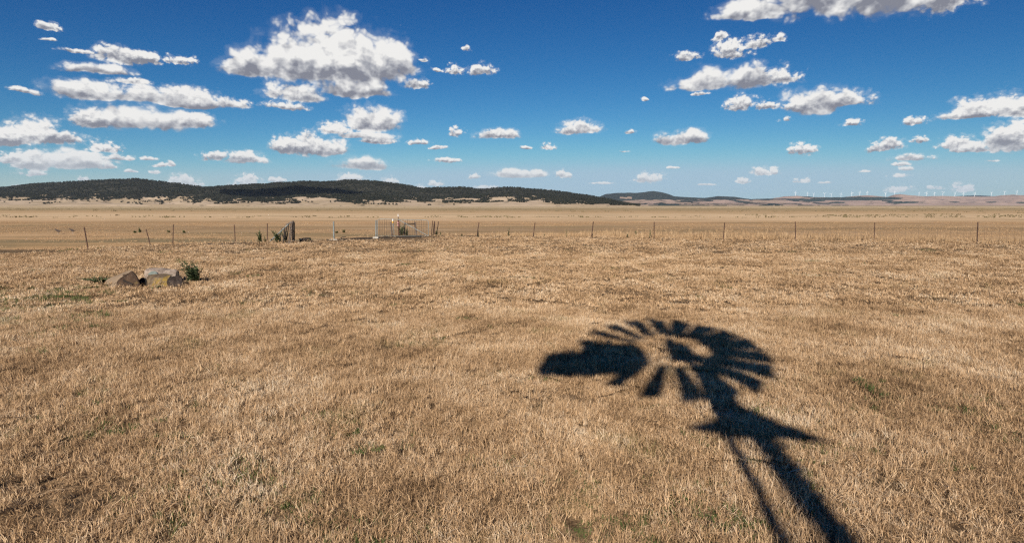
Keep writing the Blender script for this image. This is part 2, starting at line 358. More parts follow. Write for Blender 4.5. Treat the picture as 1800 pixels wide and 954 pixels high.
# ---------------------------------------------------------------- hills
def fbm(x, y, sc, oct=5, seed=0.):
    out = np.zeros(x.size); xf, yf = x.ravel() / sc + seed, y.ravel() / sc - seed
    for k in range(x.size): out[k] = mnoise.fractal((xf[k], yf[k], seed), .8, 2.0, oct)
    return out.reshape(x.shape)
def hill_range(name, px0, px1, n, y0, y1, sky_pts, rows, prof, relief, m, cover=None, seed=0., back=1.25):
    pxs = np.linspace(px0, px1, n); tt = np.linspace(0, back, rows)
    sx = np.array([a for a, b in sky_pts]); sy = np.array([b for a, b in sky_pts])
    crest = np.interp(pxs, sx, sy)
    P, Tt = np.meshgrid(pxs, tt, indexing='ij')
    Y = y0 + (y1 - y0) * Tt
    Xc = np.zeros_like(P)
    hpix = np.maximum(361 - crest[:, None], 0)
    hh = hpix * prof(np.minimum(Tt, 1.0), P) / FOC            # angle above the horizon
    zr = hh * (Y * 1.0)
    c, s = cos(PITCH), sin(PITCH)
    k = (np.clip(361 - hh * FOC, 0, 400)); zc = -(k - 477); dy = FOC * c + zc * s
    X = (P - 900) / dy * Y
    drop = np.where(Tt > 1, (Tt - 1) / (back - 1), 0.)
    zr = zr * (1 - drop ** 1.5)
    nz = fbm(X, Y, 650., 4, seed) * relief * np.sin(np.clip(Tt, 0, 1) * pi) ** .8 + fbm(X, Y, 160., 3, seed + 9) * relief * .16 * np.clip(Tt * 2, 0, 1)
    Z = np.where(Tt <= 0, -8, CAM_H + zr + nz * np.clip(hpix / 30, .05, 1))
    cv = cover(P, 361 - (Z - CAM_H) / Y * FOC, X, Y, Tt) if cover else np.zeros_like(P)
    V = np.stack([X, Y, Z], -1).reshape(-1, 3)
    i, j = np.meshgrid(np.arange(n - 1), np.arange(rows - 1), indexing='ij')
    F = np.stack([i * rows + j, (i + 1) * rows + j, (i + 1) * rows + j + 1, i * rows + j + 1], -1).reshape(-1, 4)
    tag(link(name, mesh_np(name, V, F, m, True, {'cover': cv.ravel()})), kind='structure')
    return P, X, Y, Z, Tt, cv
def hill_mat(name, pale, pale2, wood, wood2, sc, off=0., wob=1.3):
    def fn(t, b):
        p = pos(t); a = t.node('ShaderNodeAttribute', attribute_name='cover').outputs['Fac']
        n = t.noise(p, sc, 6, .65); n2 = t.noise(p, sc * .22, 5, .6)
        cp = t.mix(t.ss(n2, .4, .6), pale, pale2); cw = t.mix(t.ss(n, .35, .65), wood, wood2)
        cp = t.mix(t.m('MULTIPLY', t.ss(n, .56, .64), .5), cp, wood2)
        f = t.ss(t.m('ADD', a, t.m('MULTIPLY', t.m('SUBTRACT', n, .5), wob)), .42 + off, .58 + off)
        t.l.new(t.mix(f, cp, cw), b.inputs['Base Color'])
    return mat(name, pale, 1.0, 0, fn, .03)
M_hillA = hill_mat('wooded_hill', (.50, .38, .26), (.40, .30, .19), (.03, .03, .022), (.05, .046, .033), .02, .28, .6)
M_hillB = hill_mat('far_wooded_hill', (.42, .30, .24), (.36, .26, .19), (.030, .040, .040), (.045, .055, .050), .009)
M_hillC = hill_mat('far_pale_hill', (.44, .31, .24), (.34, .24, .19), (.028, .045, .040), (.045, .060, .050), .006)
skyA = [(-500,350),(-300,345),(-120,338),(0,330),(60,324),(120,320),(190,317),(240,315),(290,321),(360,329),(420,326),(500,322),(530,319),(570,320),(620,317),
        (660,318),(700,324),(740,331),(780,331),(810,329),(850,333),(890,330),(920,331),(960,335),(1000,339),(1040,345),(1070,350),(1100,357),(1125,361)]
def profA(t, P):
    apr = np.interp(P, [-500, 230, 520, 560, 700, 1000, 1120], [.20, .20, .25, .33, .22, .2, .3])
    return np.where(t < .30, apr * (t / .30) ** .9, apr + (1 - apr) * ((t - .30) / .70) ** .85)
gapn = lambda X, Y: fbm(X, Y, 95., 4, 3.3)
def coverA(P, py, X, Y, t):
    tree = np.interp(P, [-500, 0, 180, 200, 330, 420, 510, 530, 575, 600, 690, 720, 760, 850, 880, 950, 980, 1050, 1130],
                     [352, 351, 351, 352.5, 353, 356, 355, 348, 347, 356, 357, 351, 352, 353, 350, 352, 356, 358, 361])
    return np.clip(.5 + (tree + .5 - py) / 10. + gapn(X, Y) * 1.1, 0, 1)
hA = hill_range('hills_wooded', -500, 1125, 500, 2500, 4700, skyA, 64, profA, 42, M_hillA, coverA, 2.2)
skyB = [(1020,361),(1050,348),(1065,341),(1085,339),(1120,339),(1150,336),(1165,338),(1185,345),(1210,347),(1240,348),(1262,345),(1290,346),(1320,350),(1360,349),(1400,352),(1500,361)]
def coverB(P, py, X, Y, t):
    return np.clip(1.0 - .9 * sstep(py, 349.5, 353) * (fbm(X, Y, 500., 4, 7.) > -.1) - .8 * ((P > 1090) & (P < 1112) & (py > 346) & (py < 350)), 0, 1)
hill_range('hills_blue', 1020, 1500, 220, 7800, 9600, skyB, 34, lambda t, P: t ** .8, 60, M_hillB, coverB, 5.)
skyF = [(1060,361),(1080,356),(1100,352.5),(1150,352),(1185,354.5),(1220,353),(1262,354.5),(1300,356),(1345,355),(1390,357),(1430,361)]
def coverF(P, py, X, Y, t):
    return np.clip(.12 + .75 * (fbm(X, Y, 330., 4, 17.) > .28) + .5 * (py > 357.6) * (fbm(X, Y, 120., 3, 2.) > 0), 0, 1)
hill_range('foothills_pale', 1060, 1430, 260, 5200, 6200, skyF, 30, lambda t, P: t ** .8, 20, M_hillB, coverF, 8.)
skyC = [(1290,361),(1330,352),(1350,350),(1380,345.5),(1400,344.5),(1440,347),(1480,347),(1500,345),(1525,343.5),(1560,346.5),(1572,342.5),(1582,341.5),(1600,343.5),(1625,345.5),(1650,344.5),
        (1700,346),(1740,346),(1762,343.5),(1780,342.5),(1800,343.5),(1900,344),(2050,347),(2400,350)]
PLANT = [(1395,352.5,52,3.2),(1500,349.5,70,3.0),(1395,357,70,.9),(1471,356.2,13,1.2),(1545,349,40,2.2),(1585,355.8,28,1.6),(1678,355.4,9,.9),(1742,355.6,9,.9),(1800,356,14,1.2),(1560,353.2,10,1.0),(1330,353,30,2),(1425,346.8,14,1.0)]
def coverC(P, py, X, Y, t):
    c = np.full(P.shape, .16) + .2 * (fbm(X, Y, 900., 4, 4.) > .15)
    for (a, b, ww, h) in PLANT:
        c = np.maximum(c, 1.3 - np.sqrt(((P - a) / ww) ** 2 + ((py - b) / h) ** 2) ** 4 * .6)
    return np.clip(c, 0, 1)
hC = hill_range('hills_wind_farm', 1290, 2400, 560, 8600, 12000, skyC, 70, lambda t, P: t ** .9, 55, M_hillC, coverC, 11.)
skyD = [(1600,361),(1660,346),(1700,343.6),(1722,343),(1745,344.5),(1800,346),(1850,361)]
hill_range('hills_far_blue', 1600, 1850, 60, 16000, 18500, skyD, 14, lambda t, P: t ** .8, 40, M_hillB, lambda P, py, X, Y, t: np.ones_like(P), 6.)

# ---------------------------------------------------------------- instancing helper (stuff only)
def unlinked_collection(name, meshes):
    c = bpy.data.collections.new(name)
    for k, me in enumerate(meshes): c.objects.link(bpy.data.objects.new('%s_%02d' % (name, k), me))
    return c
def scatter(name, coll, P, rot, scl, idx, label):
    me = bpy.data.meshes.new(name); me.vertices.add(len(P)); me.vertices.foreach_set('co', np.asarray(P, np.float32).ravel())
    a = me.attributes.new('rot', 'FLOAT_VECTOR', 'POINT'); a.data.foreach_set('vector', np.asarray(rot, np.float32).ravel())
    a = me.attributes.new('scl', 'FLOAT_VECTOR', 'POINT'); a.data.foreach_set('vector', np.asarray(scl, np.float32).ravel())
    a = me.attributes.new('idx', 'INT', 'POINT'); a.data.foreach_set('value', np.asarray(idx, np.int32))
    o = link(name, me); tag(o, label, None, None, 'stuff')
    g = bpy.data.node_groups.new(name, 'GeometryNodeTree')
    g.interface.new_socket('Geometry', in_out='INPUT', socket_type='NodeSocketGeometry')
    g.interface.new_socket('Geometry', in_out='OUTPUT', socket_type='NodeSocketGeometry')
    n = g.nodes; gi = n.new('NodeGroupInput'); go = n.new('NodeGroupOutput')
    ip = n.new('GeometryNodeInstanceOnPoints'); ci = n.new('GeometryNodeCollectionInfo')
    ci.inputs['Collection'].default_value = coll; ci.inputs['Separate Children'].default_value = True; ci.inputs['Reset Children'].default_value = True
    def at(nm, ty):
        q = n.new('GeometryNodeInputNamedAttribute'); q.data_type = ty; q.inputs['Name'].default_value = nm; return q.outputs['Attribute']
    L = g.links.new; L(gi.outputs[0], ip.inputs['Points']); L(ci.outputs[0], ip.inputs['Instance'])
    ip.inputs['Pick Instance'].default_value = True; L(at('idx', 'INT'), ip.inputs['Instance Index'])
    e2r = n.new('FunctionNodeEulerToRotation'); L(at('rot', 'FLOAT_VECTOR'), e2r.inputs[0]); L(e2r.outputs[0], ip.inputs['Rotation'])
    L(at('scl', 'FLOAT_VECTOR'), ip.inputs['Scale']); L(ip.outputs[0], go.inputs[0])
    mo = o.modifiers.new('scatter', 'NODES'); mo.node_group = g
    return o

# ---------------------------------------------------------------- grass
def blades(nb, size, hmin, hmax, lean, wd, clump=.0, lying=.06, seed=0):
    """many bent blades in one mesh, rooted over size x size metres"""
    r = np.random.default_rng(seed)
    if clump:
        nc = max(3, int(nb / clump)); cx = r.uniform(-.5, .5, (nc, 2)) * size; which = r.integers(0, nc, nb)
        base = cx[which] + r.normal(0, .022, (nb, 2)); cl = r.uniform(.75, 1.25, nc)[which]
        cdir = r.uniform(0, 2 * pi, nc)[which]
    else:
        base = r.uniform(-.5, .5, (nb, 2)) * size; cl = np.ones(nb); cdir = r.uniform(0, 2 * pi, nb)
    h = r.uniform(hmin, hmax, nb) * cl * r.uniform(.5, 1.0, nb); az = cdir + r.normal(0, 1.1, nb)
    le = np.abs(r.normal(0, lean, nb)); ly = r.random(nb) < lying; le[ly] = r.uniform(1.15, 1.5, ly.sum()); h[ly] *= 1.25
    bend = r.normal(.25, .35, nb)
    face = r.uniform(0, pi, nb); wv = np.stack([np.cos(face), np.sin(face), np.zeros(nb)], -1) * (wd * r.uniform(.6, 1.3, nb))[:, None]
    z0 = np.where(ly, r.uniform(.01, .05, nb), 0) 
    p = np.stack([base[:, 0], base[:, 1], z0], -1); pts = [p]
    for k in range(3):
        an = le + bend * (k - .3) * .6
        p = p + np.stack([np.sin(an) * np.cos(az), np.sin(an) * np.sin(az), np.cos(an)], -1) * (h / 3)[:, None]; pts.append(p)
    V = np.stack([pts[0] - wv * .5, pts[0] + wv * .5, pts[1] - wv * .5, pts[1] + wv * .5, pts[2] - wv * .38, pts[2] + wv * .38, pts[3]-wv*.1, pts[3]+wv*.1], 1)
    V[:, :, 2] = np.maximum(V[:, :, 2], .002)
    b8 = np.arange(nb)[:, None, None] * 8
    F = (b8 + np.array([[0, 1, 3, 2], [2, 3, 5, 4], [4, 5, 7, 6]])[None]).reshape(-1, 4)
    tint = np.repeat(r.random(nb), 8); hgt = np.tile([0, 0, .33, .33, .66, .66, 1, 1], nb)
    return V.reshape(-1, 3), F, {'tint': tint, 'along': hgt}
def grass_fn(cols, greens):
    def fn(t, b):
        p = pos(t); a = t.node('ShaderNodeAttribute', attribute_name='tint').outputs['Fac']
        n = t.noise(p, .55, 5, .6); n2 = t.noise(p, 3.5, 4, .6)
        x = t.m('ADD', t.m('MULTIPLY', a, .62), t.m('ADD', t.m('MULTIPLY', t.m('SUBTRACT', n, .5), 1.5), t.m('ADD', .19, t.m('MULTIPLY', t.m('SUBTRACT', n2, .5), .7))), clamp=True)
        c = t.ramp(x, cols)
        if greens:
            gp = t.ss(t.noise(t.v('ADD', p, (31, 7, 0)), .8, 5, .65), .56, .70)
            f = t.m('MULTIPLY', gp, t.ss(a, .45, .15)); c = t.mix(t.m('MULTIPLY', f, greens), c, (.10, .14, .035))
        t.l.new(c, b.inputs['Base Color'])
        tr = t.node('ShaderNodeBsdfTranslucent'); t.l.new(c, tr.inputs[0]); mx = t.node('ShaderNodeMixShader'); mx.inputs[0].default_value = .12
        out = [q for q in t.n if q.type == 'OUTPUT_MATERIAL'][0]; t.l.new(b.outputs[0], mx.inputs[1]); t.l.new(tr.outputs[0], mx.inputs[2]); t.l.new(mx.outputs[0], out.inputs[0])
    return fn
STRAW = [(0.0, (.10, .060, .032)), (.2, (.30, .185, .095)), (.46, (.56, .352, .185)), (.72, (.745, .515, .305)), (1.0, (.85, .69, .49))]
M_grass = mat('dry_grass', (.5, .35, .2), .75, 0, grass_fn(STRAW, .75), .15)
M_green = mat('green_grass', (.09, .15, .03), .7, 0, grass_fn([(0, (.055, .075, .022)), (.5, (.095, .12, .036)), (1, (.20, .19, .075))], 0), .2)
M_tall = mat('golden_grass', (.5, .35, .2), .8, 0, grass_fn([(0, (.26, .16, .085)), (.5, (.52, .335, .18)), (1, (.68, .48, .28))], .4), .1)
M_tuss = mat('tussock_grass', (.2, .17, .09), .9, 0, grass_fn([(0, (.09, .08, .04)), (.5, (.20, .165, .085)), (1, (.34, .26, .14))], 0), .1)
def mvar(X, Y): return wav(X * .25, Y, .021, 2.) * .6 + wav(X * .3, Y, .006, 5.) * .6
def mk(nm, m, *a, **k):
    V, F, at = blades(*a, **k); return mesh_np(nm, V, F, m, False, at)
near_p = [mk('tuft', M_grass, 1150, .66, .035, .105, .55, .0042, clump=17, lying=.16, seed=s) for s in range(9)]
mid_p = [mk('tuftm', M_grass, 850, 1.1, .04, .105, .6, .0085, clump=14, lying=.08, seed=20 + s) for s in range(7)]
far_p = [mk('tuftf', M_grass, 900, 2.2, .04, .105, .6, .012, clump=9, lying=.10, seed=40 + s) for s in range(6)]
gr_p = [mk('green', M_green, 300, .42, .02, .055, .7, .006, clump=9, lying=0, seed=60 + s) for s in range(5)]
tall_p = [mk('tall', M_tall, 300, 2.4, .12, .36, .30, .016, clump=8, lying=.02, seed=70 + s) for s in range(6)]
stem_p = [mk('stem', M_tall, 14, .7, .14, .32, .6, .0028, clump=0, lying=.3, seed=90 + s) for s in range(6)]
def wedge_points(r0, r1, sp, half=46, jit=.5):
    xs = np.arange(-r1, r1, sp); ys = np.arange(-.5, r1, sp); X, Y = np.meshgrid(xs, ys); X = X.ravel(); Y = Y.ravel()
    X = X + RNG.uniform(-jit, jit, X.size) * sp; Y = Y + RNG.uniform(-jit, jit, Y.size) * sp
    k = (Y >= r0) & (Y < r1) & (np.abs(X) < Y * tan(radians(half)) + 2.2); return X[k], Y[k]
def field(X, Y, f, s): return wav(X, Y, f, s) * .6 + wav(X, Y, f * 2.9, s + 3) * .4
def lay(X, Y, smin, smax, n, tilt=.10, zoff=0.):
    m = len(X); s = RNG.uniform(smin, smax, m)
    return (np.stack([X, Y, gz(X, Y) + zoff], -1), np.stack([RNG.normal(0, tilt, m), RNG.normal(0, tilt, m), RNG.uniform(0, 2 * pi, m)], -1), s, RNG.integers(0, n, m))
fyi = lambda x: np.interp(x, FX, FY)
X, Y = wedge_points(1.9, 12, .30); k = np.ones(len(X), bool)
hole = field(X, Y, 1.1, 2.); k = hole < .62; X, Y = X[k], Y[k]
P, Rr, s, ix = lay(X, Y, .8, 1.2, len(near_p)); hs_ = s * (1 + .38 * field(X, Y, 1.9, 5.)) 
scatter('dry_grass', unlinked_collection('tufts_near', near_p), P, Rr, np.stack([s, s, hs_], -1), ix, 'short dry straw-coloured grass covering the near field')
X, Y = wedge_points(11.5, 26, .52); P, Rr, s, ix = lay(X, Y, .85, 1.2, len(mid_p)); hs_ = s * (.9 + .4 * field(X, Y, 1.3, 1.))
scatter('dry_grass_midfield', unlinked_collection('tufts_mid', mid_p), P, Rr, np.stack([s, s, hs_], -1), ix, 'short dry grass covering the middle of the field')
X, Y = wedge_points(25.5, 47, .95); k = Y < fyi(X) - .3; X, Y = X[k], Y[k]; k = ~((np.abs(X + 9) < 4) & (Y > 34.5)); X, Y = X[k], Y[k]
P, Rr, s, ix = lay(X, Y, .85, 1.25, len(far_p)); hs_ = s * (.75 + .3 * field(X, Y, .8, 1.))
scatter('dry_grass_by_fence', unlinked_collection('tufts_far', far_p), P, Rr, np.stack([s, s, hs_], -1), ix, 'short dry grass on the ground before the fence')
# long golden grass on the bank behind the fence, thinner on the left
X, Y = wedge_points(27, 62, 1.15, 48); d = Y - fyi(X); den = sstep(X, -9, 4) * .9 + .12
k = (d > .5) & (d < 16) & (RNG.random(len(X)) < den * (1 - .6 * sstep(d, 8, 16))); X, Y = X[k], Y[k]
P, Rr, s, ix = lay(X, Y, .7, 1.2, len(tall_p), .05); hs_ = s * (.75 + .25 * field(X, Y, .5, 3.)) * (.6 + 1.5 * sstep(X, -6, 8))
scatter('tall_dry_grass', unlinked_collection('tufts_tall', tall_p), P, Rr, np.stack([s, s, hs_], -1), ix, 'long golden dry grass growing on the bank behind the wire fence')
# sparse stubble on the lake bed
lake_p = [mk('stubble', M_tall, 420, 2.4, .04, .10, .6, .012, clump=8, lying=.1, seed=130 + s) for s in range(4)]
X, Y = wedge_points(50, 110, 2.6, 47); k = (RNG.random(len(X)) < .8) & (gz(X, Y) < -.7); X, Y = X[k], Y[k]
P, Rr, s, ix = lay(X, Y, .8, 1.5, len(far_p), .04); s = s * 1.4
k = field(X, Y, .06, 2.) > -.1
scatter('lake_bed_stubble', unlinked_collection('tufts_lake', lake_p), P[k], Rr[k], np.stack([s, s, s * .7], -1)[k], ix[k] % 4, 'thin dry stubble on the flat lake bed')
# low dark tussocks far out on the lake bed
tus_p = [mk('tussock', M_tuss, 60, 1.6, .15, .45, .5, .09, clump=9, lying=0, seed=110 + s) for s in range(4)]
nT = 5200; Yt = np.exp(RNG.uniform(np.log(150), np.log(1300), nT)); Xt = Yt * RNG.uniform(-1.02, 1.02, nT)
k = (mvar(Xt, Yt) > RNG.uniform(-.5, .6, nT)); Xt, Yt = Xt[k], Yt[k]
P, Rr, s, ix = lay(Xt, Yt, .7, 1.6, 4, .03); P[:, 2] = -1.02
scatter('lake_tussocks', unlinked_collection('tussocks', tus_p), P, Rr, np.stack([s * 1.6, s, s * .8], -1), ix, 'low olive and brown tussocks dotted over the dry lake bed')
# green shoots between the dry grass
X, Y = wedge_points(1.9, 30, .28); f = field(X, Y, .75, 8.) + .25 * field(X, Y, 3.1, 1.)
left = sstep(-X - Y * .62, 0, 4) * sstep(Y, 8, 11) * (1 - sstep(Y, 13, 16))
near_ = (1 - sstep(Y, 3.5, 8)); k = RNG.random(len(X)) < .0 + .75 * near_ * (f > .06) + .12 * (f > .35) + .95 * left * (f > -.6)
X, Y = X[k], Y[k]; P, Rr, s, ix = lay(X, Y, .7, 1.3, len(gr_p), .1)
scatter('green_shoots', unlinked_collection('tufts_green', gr_p), P, Rr, np.stack([s, s, s * np.where(X < -6, 2.0, 1.15)], -1), ix, 'small green shoots and clover between the dry grass')
X, Y = wedge_points(1.9, 16, .38); k = RNG.random(len(X)) < .75; X, Y = X[k], Y[k]; P, Rr, s, ix = lay(X, Y, .6, 1.0, len(stem_p), .2)
scatter('loose_straw', unlinked_collection('stems', stem_p), P, Rr, np.stack([s, s, s * .8], -1), ix, 'single long bleached straws standing and lying in the grass')

# ---------------------------------------------------------------- forest on the hills
def crown_mesh(seed, n=70, m=None, r=5.2):
    rg = np.random.default_rng(seed); lob = [(rg.normal(0, 1.7), rg.normal(0, 1.7), 7 + rg.uniform(-1.5, 3.2), rg.uniform(1.8, 3.4)) for _ in range(6)]
    V = []; F = []
    for k in range(n):
        lx, ly, lz, lr = lob[k % 6]; d = rg.normal(0, 1, 3); d /= np.linalg.norm(d); c = np.array([lx, ly, lz]) + d * lr * rg.uniform(.6, 1.05) * np.array([1, 1, .75])
        a = rg.normal(0, 1, 3); a /= np.linalg.norm(a); b = np.cross(a, d); b /= max(np.linalg.norm(b), .01); sz = rg.uniform(.7, 1.5); i0 = len(V)
        V += [c + a * sz, c + b * sz, c - a * sz, c - b * sz * .8]; F.append((i0, i0 + 1, i0 + 2, i0 + 3))
    return mesh_np('crown', V, F, m)
def leaf_fn(a, b_):
    def fn(t, b):
        oi = t.node('ShaderNodeObjectInfo'); n = t.noise(pos(t), .012, 4, .6)
        x = t.m('ADD', t.m('MULTIPLY', oi.outputs['Random'], .55), t.m('MULTIPLY', n, .5)); t.l.new(t.mix(x, a, b_), b.inputs['Base Color'])
    return fn
M_leaf = mat('gum_leaves', (.04, .05, .03), .8, 0, leaf_fn((.013, .018, .013), (.045, .044, .028)), .1)
M_bark = mat('bark', (.16, .13, .10), .9, 0, mottled((.10, .08, .06), (.24, .20, .16), .8))
crowns = [crown_mesh(s, 60, M_leaf) for s in range(6)]
Pp, Xa, Ya, Za, Ta, Cv = hA
npt = 46000; ii = RNG.uniform(0, Pp.shape[0] - 1.001, npt); jj = RNG.uniform(2, Pp.shape[1] * .86, npt)
i0 = ii.astype(int); j0 = jj.astype(int); fi = ii - i0; fj = jj - j0
def bil(Aa): return (Aa[i0, j0] * (1 - fi) + Aa[i0 + 1, j0] * fi) * (1 - fj) + (Aa[i0, j0 + 1] * (1 - fi) + Aa[i0 + 1, j0 + 1] * fi) * fj
bx, by, bz, bc = bil(Xa), bil(Ya), bil(Za), bil(Cv)
k = (RNG.random(npt) < sstep(bc, .38, .62)) & (np.abs(bx) < by * 1.05); bx, by, bz = bx[k], by[k], bz[k]; nf = len(bx)
s = RNG.uniform(.8, 1.6, nf)
scatter('forest', unlinked_collection('crowns', crowns), np.stack([bx, by, bz - 5.5 * s], -1), np.stack([np.zeros(nf), np.zeros(nf), RNG.uniform(0, 6.28, nf)], -1), np.stack([s, s, s], -1), RNG.integers(0, 6, nf), 'dark eucalypt forest covering the hills across the lake')

ORD = ['first', 'second', 'third', 'fourth', 'fifth', 'sixth', 'seventh', 'eighth', 'ninth', 'tenth', 'eleventh', 'twelfth', 'thirteenth', 'fourteenth', 'fifteenth', 'sixteenth',
       'seventeenth', 'eighteenth', 'nineteenth', 'twentieth', 'twenty-first', 'twenty-second', 'twenty-third', 'twenty-fourth', 'twenty-fifth', 'twenty-sixth', 'twenty-seventh', 'twenty-eighth', 'twenty-ninth', 'thirtieth',
       'thirty-first', 'thirty-second', 'thirty-third', 'thirty-fourth', 'thirty-fifth', 'thirty-sixth']
# lone trees one can tell apart at the foot of the hills
trunk_me = None
def lone_tree(loc, sc, label, k):
    global trunk_me
    e = empty('gum_tree', loc, label, 'tree', "gum trees scattered at the foot of the hills", RNG.uniform(0, 6)); e.scale = (sc, sc, sc)
    if trunk_me is None:
        o = MB().tube([(0, 0, -.8), (.15, .05, 2), (.1, -.1, 4.5), (.5, .2, 7.5)], .42, 7, .14).tube([(.1, -.1, 4), (1.3, .3, 6.4)], .2, 6, .08).tube([(.1, -.1, 4.2), (-1.1, -.5, 6.8)], .2, 6, .08).build('trunk', M_bark, e); trunk_me = o.data
    else: link('trunk', trunk_me, e)
    link('crown', crowns[k % 6], e)
from mathutils.bvhtree import BVHTree
def drop_on(hr, px, py):
    P_, X__, Y__, Z__, T__, C__ = hr
    i = int(np.argmin(np.abs(P_[:, 0] - px))); front = T__[i] <= 1.0
    pyv = 361 - (Z__[i] - CAM_H) / Y__[i] * FOC; j = int(np.argmin(np.where(front, np.abs(pyv - py), 1e9)))
    return Vector((X__[i, j], Y__[i, j], Z__[i, j]))
LT = [(8,357,1.1),(58,356,1.0),(86,357,.9),(128,356.5,1.1),(157,357,.9),(171,356,1.2),(236,356.5,1.0),(262,356,1.3),(272,358,1.0),(301,355.5,1.0),(329,358,1.1),(369,357,.9),(378,358,.8),(413,358.5,1.2),(428,357,.9),(461,358,1.2),
      (519,357,.9),(541,358,1.1),(549,358,1.2),(582,357,1.1),(640,358,1.0),(655,357,1.1),(705,358,1.2),(722,357,.9),(762,357,1.1),(832,357,1.1),(846,358,1.2),(872,357.5,1.3),(904,357,1.0),(933,357.5,1.2),(963,357.5,1.1),(989,358,1.0)]
for k, (px, py, sc) in enumerate(LT):
    lone_tree(drop_on(hA, px, py), sc, '%s dark gum tree from the left on the pale strip below the wooded hills' % ORD[k], k)

# ---------------------------------------------------------------- wind farm
tx = [1398,1419,1430,1449,1461,1478,1497,1511,1524,1556,1572,1615,1628,1642,1657,1678,1693,1713,1742,1765,1787]
tb = [344.8,346,346,346.5,346.5,346.5,345,344,343.5,346,342.5,345,345.3,344.8,345,345.8,346,346.2,346,343.6,343]
tw = MB().tube([(0, 0, -6), (0, 0, 74)], 3.0, 10, 2.2).build('tower', M_turb).data
na_ = MB().box((0, 0, 75.5), (3.6, 10, 3.8)).build('nacelle', M_turb).data
hb = MB().tube([(0, -7.5, 75.5), (0, -5, 75.5)], 1.0, 10, 2.0).build('hub', M_turb).data
bm_ = MB(); bb = bm_.b; ring = []
for (r, c, th) in [(0, 2.8, 2.2), (8, 4.6, 1.8), (20, 3.4, 1.3), (38, 1.9, .6)]:
    ring.append([bb.verts.new((x, y, r)) for x, y in ((-c * .4, 0), (0, -th / 2), (c * .6, 0), (0, th / 2))])
for a, b in zip(ring, ring[1:]):
    for q in range(4): bb.faces.new((a[q], a[(q + 1) % 4], b[(q + 1) % 4], b[q]))
bb.faces.new(ring[-1]); bb.faces.new(ring[0][::-1]); bl = bm_.build('blade', M_turb).data
for o in list(COL.objects):
    if o.name in ('tower', 'nacelle', 'hub', 'blade'): bpy.data.objects.remove(o)
for k, (px, py) in enumerate(zip(tx, tb)):
    i = int(np.argmin(np.abs(hC[0][:, 0] - px))); j = int(np.argmax(np.where(hC[4][i] <= 1.0, (hC[3][i] - CAM_H) / hC[2][i], -1)))
    b0 = Vector((hC[1][i, j], hC[2][i, j], hC[3][i, j])); b0.x = Q(px, py, b0.y).x
    e = empty('wind_turbine', b0, '%s white three-bladed wind turbine from the left along the far ridge' % ORD[k], 'wind turbine', 'wind turbines on the far ridge', random.uniform(-.5, .5))
    sc_ = .92 if k % 3 else 1.0; e.scale = (sc_, sc_, sc_)
    link('tower', tw, e); link('nacelle', na_, e); link('hub', hb, e); ph = random.uniform(0, 2)
    for q in range(3):
        o = link('blade', bl, e, (0, -6, 75.5)); o.rotation_euler = (0, ph + q * 2 * pi / 3, 0)

# ---------------------------------------------------------------- the wind pump whose shadow lies on the grass (it stands behind the photographer)
K = 1 / tan(SUN_EL)
def lift(gx, gy, z):                       # the point at height z whose shadow falls on (gx, gy)
    return Vector((gx - sin(SUN_AZ) * K * z, gy - cos(SUN_AZ) * K * z, z))
ZH = 8.0; hub = lift(2.38, 8.44, ZH); ROT_R = 1.40
pm = empty('wind_pump', (0, 0, 0), 'steel lattice farm wind pump beside the photographer whose shadow lies on the grass', 'windmill')
tc_ = lift(2.33, 6.0, ZH - 2.44 / (K * cos(SUN_AZ)))            # tower axis
ax, ay = tc_.x, tc_.y; pm.location = (ax, ay, 0)
def loc(v): return Vector(v) - Vector((ax, ay, 0))
th_ = lift(2.38, 8.44, ZH); zp = None
# platform height from its shadow at y = 5.5
zp = (5.55 - ay) / (K * cos(SUN_AZ)); ztop = ZH - .25
def half(z): return .10 + (ztop - z) * .045
fr = MB()
yaw = -SUN_AZ
crn = [(cos(yaw + pi / 4 + q * pi / 2), sin(yaw + pi / 4 + q * pi / 2)) for q in range(4)]
for q, (cx, cy) in enumerate(crn):
    fr.bar((cx * half(0) * 1.3, cy * half(0) * 1.3, -.2), (cx * half(ztop) * 1.3, cy * half(ztop) * 1.3, ztop), .065, .065)
for z0, z1 in [(.1, 1.7), (1.7, 3.2), (3.2, 4.6), (4.6, zp)]:
    for q in range(4):
        a, b = crn[q], crn[(q + 1) % 4]; ha, hb_ = half(z0) * 1.3, half(z1) * 1.3
        fr.bar((a[0] * hb_, a[1] * hb_, z1), (b[0] * hb_, b[1] * hb_, z1), .03, .03)
        fr.bar((a[0] * ha, a[1] * ha, z0), (b[0] * hb_, b[1] * hb_, z1), .015, .015)
fr.build('tower', M_galv, pm)
ld = MB()                                                        # unseen rails, rungs and pipe added on the right to widen the tower's shadow
def lx(z): return half(z) * 1.3 * .707
for s_ in (.02, .19): ld.bar((lx(0) * .62 + s_ , -.30, 0), (lx(ztop) * .45 + s_ * .70, -.12, zp), .085, .05)
for q in range(26):
    z = .3 + q * .27
    if z < zp: ld.bar((lx(z) * .56 + .0, -.28 + .02 * z, z), (lx(z) * .56 + .17, -.28 + .02 * z, z), .05, .05)
ld.build('shadow_ladder', M_galv, pm)
MB().tube([(lx(0) * .9, .05, 0), (.12, .05, ztop - .3)], .045, 8).build('shadow_pipe', M_galv, pm)
MB().tube([(.06, 0, 0), (.03, 0, ztop)], .02, 8).build('pump_rod', M_galv, pm)
pl = MB(); pc = loc(lift(2.40, 5.52, zp))
pts = [loc(lift(x, y, zp)) for x, y in ((1.72, 5.38), (2.18, 5.14), (2.90, 5.06), (2.66, 5.62), (2.50, 5.98), (2.34, 5.75))]
vv = [pl.b.verts.new((p.x, p.y, zp + dz_)) for dz_ in (0, .05) for p in pts]
pl.b.faces.new(vv[:6]); pl.b.faces.new(vv[6:])
